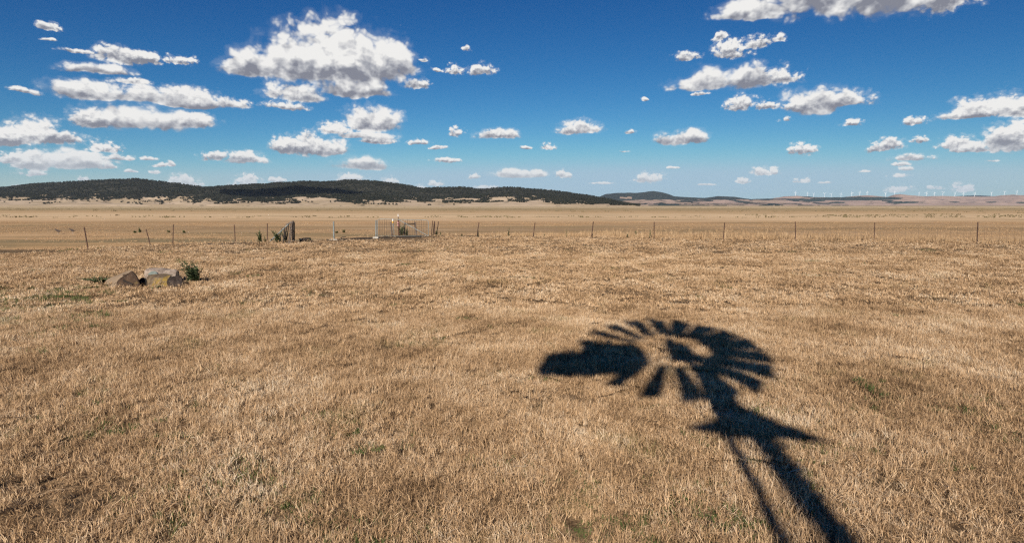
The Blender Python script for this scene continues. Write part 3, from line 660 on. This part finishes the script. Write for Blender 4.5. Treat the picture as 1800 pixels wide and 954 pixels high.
for q in range(6): pl.b.faces.new((vv[q], vv[(q + 1) % 6], vv[6 + (q + 1) % 6], vv[6 + q]))
pl.build('platform', M_wood, pm)
hl = loc(hub)
MB().box(hl + Vector((.12, -.12, .0)), (.34, .42, .42)).tube([hl + Vector((-.05, -.3, .22)), hl + Vector((.1, .1, .30))], .09).bar(hl + Vector((.1, -.1, -.1)), (0, 0, ztop - .5), .10, .10).bar((.02, 0, ztop - .35), (0, 0, zp), .22, .2).bar(hl + Vector((.14, -.12, -.1)), hl + Vector((.75, -.14, -.38)), .10, .10).build('gearbox', M_galv, pm)
for k in range(18):                                              # eighteen curved sails
    th = radians(169 - 20 * k) ; u = Vector((cos(th), 0, sin(th))); v = Vector((-sin(th), 0, cos(th))); n_ = Vector((0, -1, 0)); f = MB(); rows_ = []
    for r in (.56, .8, 1.1, ROT_R):
        wv = .088 + .10 * (r - .62); row = []
        for q in range(5):
            s_ = (q / 4 - .5) * 2; row.append(f.b.verts.new(hl + u * r + v * (s_ * wv) + n_ * (-s_ * wv * .60 + .03 * (1 - s_ * s_)) ))
        rows_.append(row)
    for a, b in zip(rows_, rows_[1:]):
        for q in range(4): f.b.faces.new((a[q], a[q + 1], b[q + 1], b[q]))
    f.build('sail', M_galv, pm)
sp_ = MB()
for rr in (.60, 1.12):
    sp_.tube([hl + Vector((cos(q * 2 * pi / 40), 0.02, sin(q * 2 * pi / 40))) * rr for q in range(41)], .012, 6)
for k in range(6):
    th = radians(19 + 60 * k); sp_.tube([hl, hl + Vector((cos(th), .02, sin(th))) * 1.12], .014, 6)
sp_.build('wheel_frame', M_galv, pm)
vane = [(942,650),(965,623),(1000,619),(1020,618),(1026,606),(1110,606),(1130,616),(1140,634),(1136,647),(1113,656),(1090,662),(1042,665),(949,661)]
def vpt(px, py, off):                                            # vane plane: parallel to the wheel, just behind it
    g = G(px, py); z = (g.y - (hub.y + off)) / (K * cos(SUN_AZ)); return Vector((g.x - sin(SUN_AZ) * K * z, hub.y + off, z))
f = MB(); va = [f.b.verts.new(loc(vpt(a, b, -.40))) for a, b in vane]; vb = [f.b.verts.new(v.co + Vector((0, -.012, 0))) for v in va]
f.b.faces.new(va); f.b.faces.new(vb[::-1])
for q in range(len(va)): f.b.faces.new((va[q], vb[q], vb[(q + 1) % len(va)], va[(q + 1) % len(va)]))
f.build('tail_vane', M_galv, pm)
MB().bar(loc(vpt(960, 640, -.43)), loc(vpt(1180, 632, -.43)), .05, .03).build('tail_arm', M_galv, pm)

# ---------------------------------------------------------------- fences
def zg(x, y): return float(gz(x, y))
def base(px, py, dy=0.):
    g = G(px, py); return Vector((g.x, g.y + dy, zg(g.x, g.y + dy)))
def topat(b, px, py): return Q(px, py, b.y)
def fence(posts, label, wires, label_posts, drops=0.):
    e = empty('wire_fence', base(*posts[0][:2]), label, 'fence', 'wire fences along the edge of the field'); o0 = e.location.copy(); tops = []
    for (bxp, byp, txp, typ) in posts:
        b = base(bxp, byp); t = topat(b, txp, typ); d = (t - b)
        MB().star(b - d * .12 - o0, t - o0, .038).build('post', M_rust, e); tops.append((b, t))
    for fr_ in wires:
        mb = MB()
        for (b0, t0), (b1, t1) in zip(tops, tops[1:]):
            p0 = b0 + (t0 - b0) * fr_; p1 = b1 + (t1 - b1) * fr_; mid = (p0 + p1) / 2 - Vector((0, 0, .025 + .02 * random.random()))
            mb.tube([p0 - o0, mid - o0, p1 - o0], .0035, 4, cap=False)
        mb.build('wire', M_wire, e)
    if drops:
        mb = MB()
        for (b0, t0), (b1, t1) in zip(tops, tops[1:]):
            n = int((b1 - b0).length / drops)
            for q in range(1, n):
                f_ = q / n; pb = b0.lerp(b1, f_); pt = t0.lerp(t1, f_); lo, hi = pb + (pt - pb) * .06, pb + (pt - pb) * .74
                mb.bar(lo - o0, hi - o0, .004, .004)
        mb.build('netting', M_wire, e)
    return e
fence([(-62,446,-66,404),(155,438,148,399),(265,433,257,403),(304,432,305,394.5),(414,429,412,395),(470,427,470,392.5)],
      'sagging wire fence of rusty steel posts left of the gateway', (.62, .92), '')
fence([(764,414.5,764,389),(838,416.5,842,391),(937,417.5,940.5,391),(1039.5,418.5,1043,389.5),(1149.5,420.5,1150,390),(1271,422.5,1274,391),(1398,424,1398,389.5),(1536,427,1537.5,391),(1717,430,1719,390),(1935,436,1940,391)],
      'long netted wire fence of rusty steel posts right of the gate', (.06, .2, .34, .5, .74, .95), '', .3)
def picket(a, b, label):
    p = base(*a, .15); t = topat(p, *b); o = MB().star(p * 0 - Vector((0, 0, .1)), t - p, .035).build('steel_picket', M_rust); o.location = p
    tag(o, label, 'post', 'spare steel pickets beside the gate')
picket((757.5,415), (760.5,388), 'rusty steel picket standing just right of the mesh gate, nearest to it')
picket((760.5,414.5), (763.5,388.5), 'rusty steel picket right of the gate, middle of the three close together')
picket((766,413.5), (771,389.5), 'rusty steel picket leaning furthest right beside the gate')

# galvanised gate with wire mesh
gb = base(662, 416.5); e = empty('mesh_gate', gb, 'closed galvanised farm gate with wire mesh and a diagonal brace', 'gate'); o0 = gb
gy = gb.y
def gp(px, py): return Q(px, py, gy + .06) - o0
corn = [(663.5,414.5),(663.5,388),(664.5,386),(667,385.2),(680,385.3),(712,386),(748,386.7),(751,387.3),(752.7,389),(752.9,391),(753,415)]
MB().tube([gp(663.5, 414.5), gp(753, 415)], .011, 6).build('bottom_rail', M_galv, e)
MB().tube([gp(*c) for c in corn], .021, 8).build('frame', M_galv, e)
MB().tube([gp(700, 385.8), gp(753, 414.8)], .022, 8).build('brace', M_galv, e)
mb = MB()
for k in range(1, 22): x = 663.5 + k * 4.07; mb.tube([gp(x, 386), gp(x, 414.6)], .0095, 5)
for k, yy_ in enumerate((391, 394.5, 398, 401.5, 405, 408.3, 411.5)): mb.tube([gp(663.5, yy_), gp(752.9, yy_ + .3)], .009, 5)
mb.build('mesh', M_wire, e)
def post_thing(name, label, b, t, r, m, cap=None, seg=10, group=None):
    e = empty(name, b, label, 'post', group); MB().tube([(0, 0, -.25), (t - b) * .5, (t - b)], r, seg, r * .93).build('shaft', m, e); return e
b = base(661.5, 418.5, -.12); t = topat(b, 661, 387.5)
e = post_thing('gate_post', 'pale steel gate post set in a concrete block left of the mesh gate', b, t, .045, M_galv)
MB().hull([(x, y, z) for x in (-.19, .19) for y in (-.16, .16) for z in (-.1, .10)], 1, .02, 5, 3).build('footing', M_conc, e)
MB().tube([(0, 0, 0), (0, 0, .02)], .07).build('cap', M_galv, e).location = t - b
b = base(586.7, 421.5); t = topat(b, 586.5, 390)
e = post_thing('gate_post', 'lone grey steel post on a pale slab in the open gateway', b, t, .05, M_galv)
MB().hull([(x, y, z) for x in (-.26, .26) for y in (-.14, .14) for z in (-.05, .055)], 1, .012, 5, 1).build('footing', M_conc, e)
MB().tube([(0, 0, 0), (0, 0, .02)], .06).build('cap', M_galv, e).location = t - b
b = base(685.6, 413.5, .9); t = topat(b, 686.5, 390.5); post_thing('timber_post', 'short weathered timber post behind the left part of the mesh gate', b, t, .052, M_wood)
b = base(690, 413.5, .7); t = topat(b, 690.5, 392)
e = post_thing('marker_post', 'thin grey post with a white and orange top behind the mesh gate', b, t, .033, M_galv)
q = t - b; MB().tube([q + Vector((0, 0, .16)), q + Vector((0, 0, .32))], .058, 10, .05).build('reflector', M_white, e); MB().tube([q - Vector((0, 0, .01)), q + Vector((0, 0, .16))], .045, 10, .058).build('band', M_orange, e)
b = base(696.5, 413.5, 1.2); t = topat(b, 699.8, 379.5); d = t - b
e = empty('timber_post', b, 'tall red-brown leaning timber post with pink paint and a white-tipped rod', 'post')
MB().tube([-d * .15, d * .5, d * .80], .085, 9, .060).build('shaft', M_redwood, e, True)
MB().tube([d * .8, d * .97], .025, 8).build('rod', M_rust, e); MB().tube([d * .97, d * 1.10], .035, 8, .015).build('rod_tip', M_white, e)
MB().box(d * .66 + Vector((-.03, -.075, 0)), (.10, .03, .12)).box(d * .54 + Vector((-.04, -.08, 0)), (.09, .03, .10)).build('paint_mark', M_pink, e)
# H-frame strainer behind the gate
b1 = base(708.5, 413.5, .5); t1 = topat(b1, 711.5, 390.5); b2 = base(726.5, 412.5, 1.6); t2 = topat(b2, 729, 390)
e = empty('fence_corner', b1, 'grey timber H-frame of two posts and a rail behind the mesh gate', 'fence frame')
MB().tube([(0, 0, -.2), t1 - b1], .055, 9).build('post', M_wood, e); MB().tube([b2 - b1 - Vector((0, 0, .2)), t2 - b1], .06, 9).build('post', M_wood, e)
MB().tube([(t1 - b1) * .84, (b2 - b1) + (t2 - b2) * .84], .038, 8).build('rail', M_dark, e)
# left strainer and old gate
b = base(515.5, 426); t = topat(b, 516, 389.5); e = empty('strainer_post', b, 'dark weathered strainer post with a long diagonal stay left of the gateway', 'post')
MB().tube([(0, 0, -.2), (t - b) * .96], .085, 9, .08).build('post', M_dark, e)
MB().box((t - b) * 1.0 + Vector((-.04, 0, -.03)), (.12, .12, .14)).build('post_cap', M_wood, e)
s0 = base(473.5, 426, -.1); MB().tube([s0 - b, Q(511, 390.5, b.y) - b], .036, 8).build('stay', M_galv, e)
e = empty('wire_gate', base(500, 427, -.3), 'old folded stick and wire gate leaning against the dark strainer post', 'gate'); o0 = e.location.copy()
for q, (a, c) in enumerate([((500.5,426.5),(501,399)), ((495,425),(494.8,402)), ((505.5,427),(508,394)), ((510,427),(511.5,393)), ((499.5,427.5),(505,397)), ((513,426),(513.5,392))]):
    p0 = base(*a, -.25); MB().tube([p0 - o0 - Vector((0, 0, .06)), Q(c[0], c[1], p0.y + .1) - o0], .034, 7, .026).build('stick', M_wood if q % 2 else M_dark, e)
yb = o0.y
MB().tube([Q(502, 394.5, yb) - o0, Q(509, 392, yb) - o0, Q(515, 391, yb) - o0], .03, 8).build('top_rail', M_wood, e)
MB().tube([Q(500, 427, yb) - o0, Q(507, 427.5, yb) - o0, Q(517, 422, yb) - o0], .03, 8).build('bottom_rail', M_wood, e)
mb = MB()
for q in range(7): yy_ = 400 + q * 3.6; mb.tube([Q(495, yy_ + 1, yb) - o0, Q(505, yy_ - 1, yb + .05) - o0, Q(516, yy_, yb) - o0], .010, 5)
mb.build('wires', M_wire, e)
# sticks, log
def bit(name, label, cat, pts, r, m):
    o0 = Vector(pts[0]); o = MB().tube([Vector(p) - o0 for p in pts], r, 9, r * .6).build(name, m, None, True); o.location = o0; tag(o, label, cat)
b = base(527, 424.8); bit('log', 'black burnt log lying in the weeds right of the old gate', 'log', [b + Vector((0, 0, .05)), b + Vector((.35, .1, .13)), b + Vector((.62, .15, .16))], .15, M_dark)
b = base(597, 421.5); bit('bent_branch', 'dark bent branch lying right of the lone grey post', 'branch', [b + Vector((-.5, 0, .03)), b + Vector((.0, 0, .06)), b + Vector((.18, 0, .17)), b + Vector((.42, 0, .20))], .035, M_dark)
b = base(385, 430.5); bit('fallen_branch', 'long grey-brown branch lying under the fence left of the gateway', 'branch', [b + Vector((-.8, 0, .04)), b + Vector((.7, .25, .06)), b + Vector((1.9, .5, .05)), b + Vector((3.6, .8, .04))], .03, M_dark)

# ---------------------------------------------------------------- rubble
def rock_fn(a, b2, lichen, ls=.56, top=None):
    def fn(t, b):
        p = objc(t); n = t.noise(p, 5, 7, .65); c = t.mix(t.ss(n, .38, .62), a, b2)
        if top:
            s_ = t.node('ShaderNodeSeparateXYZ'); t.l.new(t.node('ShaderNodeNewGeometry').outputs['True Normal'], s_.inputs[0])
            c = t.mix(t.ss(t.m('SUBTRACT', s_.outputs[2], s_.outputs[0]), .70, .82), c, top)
        if lichen: c = t.mix(t.ss(t.noise(p, 2.6, 6, .7), ls, ls + .12), c, lichen)
        c = t.mix(t.m('MULTIPLY', t.ss(t.noise(p, 24, 3, .6), .62, .70), .4), c, (.42, .38, .32))
        t.l.new(c, b.inputs['Base Color']); bump(t, b, t.noise(p, 13, 8, .75), .8, .03)
    return fn
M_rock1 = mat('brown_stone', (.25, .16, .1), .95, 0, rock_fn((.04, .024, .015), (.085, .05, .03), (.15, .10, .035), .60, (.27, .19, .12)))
M_rock2 = mat('lichen_stone', (.35, .26, .12), .95, 0, rock_fn((.11, .075, .045), (.21, .15, .09), (.26, .165, .035), .50))
M_rock3 = mat('pale_concrete', (.45, .38, .32), .95, 0, rock_fn((.22, .165, .125), (.40, .31, .24), (.12, .10, .07), .56))
M_rock4 = mat('dark_stone', (.12, .08, .06), .95, 0, rock_fn((.03, .02, .015), (.065, .045, .035), None))
M_hollow = mat('black_hollow', (.012, .010, .009), 1.0)
M_rock5 = mat('green_stone', (.4, .45, .4), .95, 0, rock_fn((.18, .21, .18), (.29, .32, .28), (.16, .15, .11)))
def rock(name, label, pts, m, Yc, amp=.035, seed=0, loc2=None):
    P3 = [Q(a, b, Yc + dy) for a, b, dy in pts]; c = Vector((sum(p.x for p in P3) / len(P3), sum(p.y for p in P3) / len(P3), 0)); c.z = zg(c.x, c.y)
    o = MB().hull([p - c for p in P3], 4, amp, 3.2, seed).build(name, m); o.location = c; tag(o, label, 'rock', 'broken stone and concrete slabs in the grass'); return o
YR = G(230, 506).y
rock('rock', 'pointed wedge of brown stone, leftmost of the rubble, its slope sunlit',
     [(184,500,.35),(193,504,.0),(202,507,-.1),(246,511,-.05),(248,504,.05),(243,488,.1),(232,474,.15),(228,475,.9),(186,492,.7),(215,483,.0),(247,505,.9),(184,504,.9)], M_rock1, YR, .014, 1)
rk = bpy.data.objects['rock']; p0 = Q(217, 492.5, YR - .03); p1 = Q(234, 499.5, YR - .02)
MB().bar(p0 - rk.location, p1 - rk.location, .06, .035).build('slot', M_dark, rk)
rock('rock', 'low yellow-lichened block at the front right of the rubble',
     [(257,486,.25),(258,509,-.05),(294,508,-.08),(297,490,.1),(302,483,.35),(262,481,.7),(300,482,.8),(295,509,.9),(257,507,.9)], M_rock2, YR, .045, 2)
rock('rock', 'dark brown stone at the right end of the yellow block',
     [(294,508,-.05),(293,493,.0),(302,485,.15),(313,484,.3),(322,489,.3),(322,503,.1),(308,507,-.05),(318,488,.7),(300,488,.7),(320,505,.7)], M_rock4, YR, .04, 3)
YR2 = YR + 1.15
rock('rock', 'black block added in place of the dark hollow between the brown wedge and the yellow block',
     [(242,511,.12),(243,493,.45),(250,487,.5),(259,490,.45),(261,511,.12),(243,509,.8),(261,509,.8),(250,488,.9)], M_hollow, YR, .01, 9)  # added solid, coloured black in place of the shaded void between the stones
rock('concrete_slab', 'pale pinkish concrete slab lying at the back of the rubble',
     [(253,486,.1),(254,474,.15),(262,470.5,.5),(296,472,.5),(312,476,.35),(310,485,.1),(306,492,.0),(256,492,.0),(262,492,1.),(306,492,1.0),(300,474,1.),(262,473,1.)], M_rock3, YR2, .04, 4)
rock('rock', 'rounded grey-green stone leaning on the front of the pale slab',
     [(260,488,-.1),(261,479,-.02),(268,475.5,.1),(275,477,.1),(279,484,-.02),(279,490,-.05),(262,491,-.05),(270,477,.3),(277,490,.3),(261,490,.3)], M_rock5, YR2 - .02, .02, 5)
rock('rock', 'small black pointed stone at the right end of the pale slab',
     [(308,486,.1),(310,477,.1),(315,474,.15),(316,484,.1),(315,490,.1),(309,490,.3),(316,489,.4),(312,478,.4)], M_dark, YR2 - .1, .02, 6)

# ---------------------------------------------------------------- leafy weeds
def weed_fn(a, b_):
    def fn(t, b):
        n = t.node('ShaderNodeAttribute', attribute_name='tint').outputs['Fac']; c = t.mix(n, a, b_); t.l.new(c, b.inputs['Base Color'])
    return fn
M_weed = mat('weed_leaves', (.06, .10, .03), .7, 0, weed_fn((.035, .055, .022), (.125, .15, .065)), .2)
M_weed2 = mat('grey_green_leaves', (.10, .13, .06), .7, 0, weed_fn((.08, .11, .045), (.20, .24, .10)), .3)
M_stem = mat('weed_stems', (.10, .11, .05), .8)
def weed(name, label, b, h, wd, nst, m, group, leafl=.09, seed=0, spike=False, upright=.5):
    rg = np.random.default_rng(seed); e = empty(name, b, label, 'plant', group); st = MB(); V = []; F = []; tt = []
    for k in range(nst):
        a = rg.uniform(0, 2 * pi); sp = wd * .5 * sqrt(rg.random()) if nst > 1 else .0; hh = h * (rg.uniform(.6, 1.) if k else 1.)
        tip = Vector((cos(a) * sp, sin(a) * sp * .7, hh)); mid = Vector((tip.x * .35, tip.y * .35, hh * .5)); root = Vector((tip.x * .15, tip.y * .15, -.04))
        st.tube([root, mid, tip], .008 + .004 * h, 5, .003)
        nl = int((90 if spike else 85) * max(hh, .35))
        for q in range(nl):
            f_ = rg.uniform(.06, 1.); p = root.lerp(mid, f_ * 2) if f_ < .5 else mid.lerp(tip, f_ * 2 - 1)
            L = leafl * (1.25 - .75 * f_) * rg.uniform(.6, 1.2); an = rg.uniform(0, 2 * pi); up = rg.uniform(.1, .9) + upright * .4
            d = Vector((cos(an), sin(an), up)).normalized(); s_ = Vector((-sin(an), cos(an), rg.uniform(-.4, .4))) * L * .26; i0 = len(V)
            V += [p, p + d * L * .5 + s_, p + d * L - Vector((0, 0, L * .15)), p + d * L * .5 - s_]; F.append((i0, i0 + 1, i0 + 2, i0 + 3)); tt += [rg.random()] * 4
    st.build('stems', M_stem, e); link('leaves', mesh_np('leaves', V, F, m, False, {'tint': tt}), e); return e
gw = 'green weeds along the fence and gateway'
bb_ = base(332, 499, .35); weed('thistle', 'large dark green bushy weed at the right side of the rubble', bb_, .62, .85, 17, M_weed, None, .15, 1)
weed('weed', 'low dark green weed spreading behind the dark stone of the rubble', base(318, 499, .5), .30, .5, 7, M_weed, None, .12, 31)
weed('weed', 'low dark green weed left of the pointed brown stone', base(172, 501, .2), .20, 1.3, 26, M_weed, None, .10, 2)
weed('weed', 'small green weed in the gap between the brown and yellow stones', base(249, 497, .6), .30, .25, 4, M_weed, None, .08, 3)
weed('weed', 'tuft of short weeds on the front of the yellow block', base(277, 509, -.1), .12, .4, 5, M_weed2, None, .07, 4)
weed('weed', 'upright green bushy weed left of the fence post by the old gate', base(457, 427), .78, .5, 7, M_weed2, gw, .15, 5)
weed('weed', 'narrow green weed at the foot of the post by the old gate', base(468, 426.5, -.1), .38, .2, 3, M_weed2, gw, .12, 6)
weed('weed', 'wide green bush growing over the diagonal stay', base(487, 426.5, .1), .75, .85, 10, M_weed2, gw, .15, 7)
weed('weed', 'dark green bush against the folded old gate', base(498, 426.5, .3), .78, .5, 8, M_weed, gw, .14, 8)
weed('weed', 'low dark weeds around the burnt log', base(540, 424.5), .22, 1.1, 10, M_weed, gw, .12, 9)
weed('weed', 'green spiky bush behind the mesh gate beside the H-frame', base(704.5, 413.5, .3), .78, .75, 9, M_weed2, gw, .17, 10)
weed('weed', 'green weed on the right foot of the H-frame left post', base(713, 413.5, .5), .55, .45, 5, M_weed2, gw, .15, 12)
weed('weed', 'low green weed at the foot of the rightmost leaning picket', base(767, 414.5, .1), .40, .28, 4, M_weed, gw, .13, 11)
for k, (px, py, h, m, lb) in enumerate([(840,416,.50,M_weed,'green spike of mullein against the first fence post right of the gate'), (894,416,.62,M_weed,'dark green mullein spike between the first two fence posts right of the gate'),
        (957,416.5,.18,M_weed2,'very small green stalk right of the second fence post'), (996,416.5,.50,M_weed2,'grey-green mullein spike midway between two leaning fence posts'), (1103,418,.24,M_weed,'small dark round weed left of the upright fence post'),
        (1118.5,417,.45,M_weed2,'thin pale green stalk between small weed and upright fence post'), (1143,419,.50,M_weed2,'green spike just left of the upright fence post'), (774,414,.28,M_weed2,'small green stalk right of the leaning picket'), (812,415.5,.16,M_weed,'tiny weed midway between the gate and first fence post')]):
    weed('mullein', lb, base(px, py, .1), h * 1.05, .16, 2, m, 'upright weeds along the netted fence', .11, 40 + k, True, 1.2)
for k, (px, py, h, lb) in enumerate([(246,407.5,.75,'lone green tuft on the lake bed above the second fence post'), (237,408,.3,'tiny green tuft left of the lone green tuft on the lake bed'), (324,408,.4,'tiny green tuft on the lake bed right of the third fence post'), (297,407,.35,'tiny green tuft on the lake bed left of the third fence post'), (604,408,.55,'small dark tuft on pale ground right of the lone gateway post'),(591.5,408.5,.3,'tiny dark tuft close beside the lone gateway post')]):
    g = G(px, py + 1.5, -1.0); weed('weed', lb, Vector((g.x, g.y, zg(g.x, g.y))), h * .7, .35, 4, M_weed2, 'small tufts on the lake bed', .22, 60 + k)

# ---------------------------------------------------------------- birds
M_bird = mat('bird_feathers', (.06, .045, .04), .8); M_birdp = mat('bird_pale', (.35, .30, .26), .8)
def bird(px, py, flip, label):
    g = G(px, py + 2.5, -1.); b = Vector((g.x, g.y, zg(g.x, g.y))); e = empty('bird', b, label, 'bird', 'birds feeding on the lake bed'); f = flip
    me = bpy.data.meshes.new('body'); bm = bmesh.new(); prof_ = [(-.34, .30, .004), (-.20, .27, .035), (-.05, .27, .085), (.08, .31, .095), (.18, .38, .055), (.23, .43, .05), (.28, .44, .038), (.31, .435, .008)]; rg_ = []
    for (x, z, r) in prof_: rg_.append([bm.verts.new((x * f, cos(a) * r * .85, z + sin(a) * r)) for a in [q * pi / 4 for q in range(8)]])
    for a, c in zip(rg_, rg_[1:]):
        for q in range(8): bm.faces.new((a[q], a[(q + 1) % 8], c[(q + 1) % 8], c[q]))
    bm.faces.new(rg_[0]); bm.faces.new(rg_[-1][::-1]); bmesh.ops.recalc_face_normals(bm, faces=bm.faces[:]); bm.to_mesh(me); bm.free(); me.materials.append(M_bird); me.polygons.foreach_set('use_smooth', [True] * len(me.polygons)); link('body', me, e)
    MB().tube([(.30 * f, 0, .435), (.38 * f, 0, .42)], .012, 6, .003).build('beak', M_birdp, e)
    for s_ in (-.035, .035): MB().tube([(.0, s_, -.01), (.02 * f, s_, .24)], .010, 6).tube([(-.03 * f, s_, .005), (.07 * f, s_, .005)], .008, 5).build('leg', M_birdp, e)
    e.scale = (1.25, 1.25, 1.25)
bird(103, 409, -1, 'dark bird standing on the lake bed at the far left, the left of two'); bird(128, 408, -1, 'small dark bird on the lake bed, right of two, nearer the leaning post')

# ---------------------------------------------------------------- the cloud out of view that shades the middle of the wooded hills
hp = drop_on(hA, 520, 338); cp = hp + TOSUN * (1350 / TOSUN.z)
bm = bmesh.new(); bmesh.ops.create_icosphere(bm, subdivisions=5, radius=1)
for v in bm.verts:
    n_ = mnoise.fractal(v.co * 1.7, .9, 2.1, 5); v.co *= 1 + .30 * n_
    v.co.x *= 430; v.co.y *= 300; v.co.z *= 110 if v.co.z > 0 else 45
me = bpy.data.meshes.new('cloud'); bm.to_mesh(me); bm.free(); me.polygons.foreach_set('use_smooth', [True] * len(me.polygons))
me.materials.append(mat('unseen_cloud_white', (.85, .85, .86), 1.0)); o = link('cloud', me); o.location = cp  # unseen cloud, out of view, shades the wooded hills
tag(o, 'white cumulus cloud overhead that shades the wooded hills', 'cloud')

# ---------------------------------------------------------------- haze
HZ = MB(); HZ.box((0, 9000, 330 - 5), (44000, 24000, 670)); 
mh = bpy.data.materials.new('haze'); mh.use_nodes = True; t = NT(mh.node_tree); t.n.clear()
pv = t.node('ShaderNodeVolumePrincipled'); pv.inputs['Color'].default_value = (.62, .78, 1.0, 1); pv.inputs['Density'].default_value = 1.3e-5; pv.inputs['Anisotropy'].default_value = 0.0
oo = t.node('ShaderNodeOutputMaterial'); t.l.new(pv.outputs[0], oo.inputs['Volume'])
tag(HZ.build('haze', mh), kind='stuff')
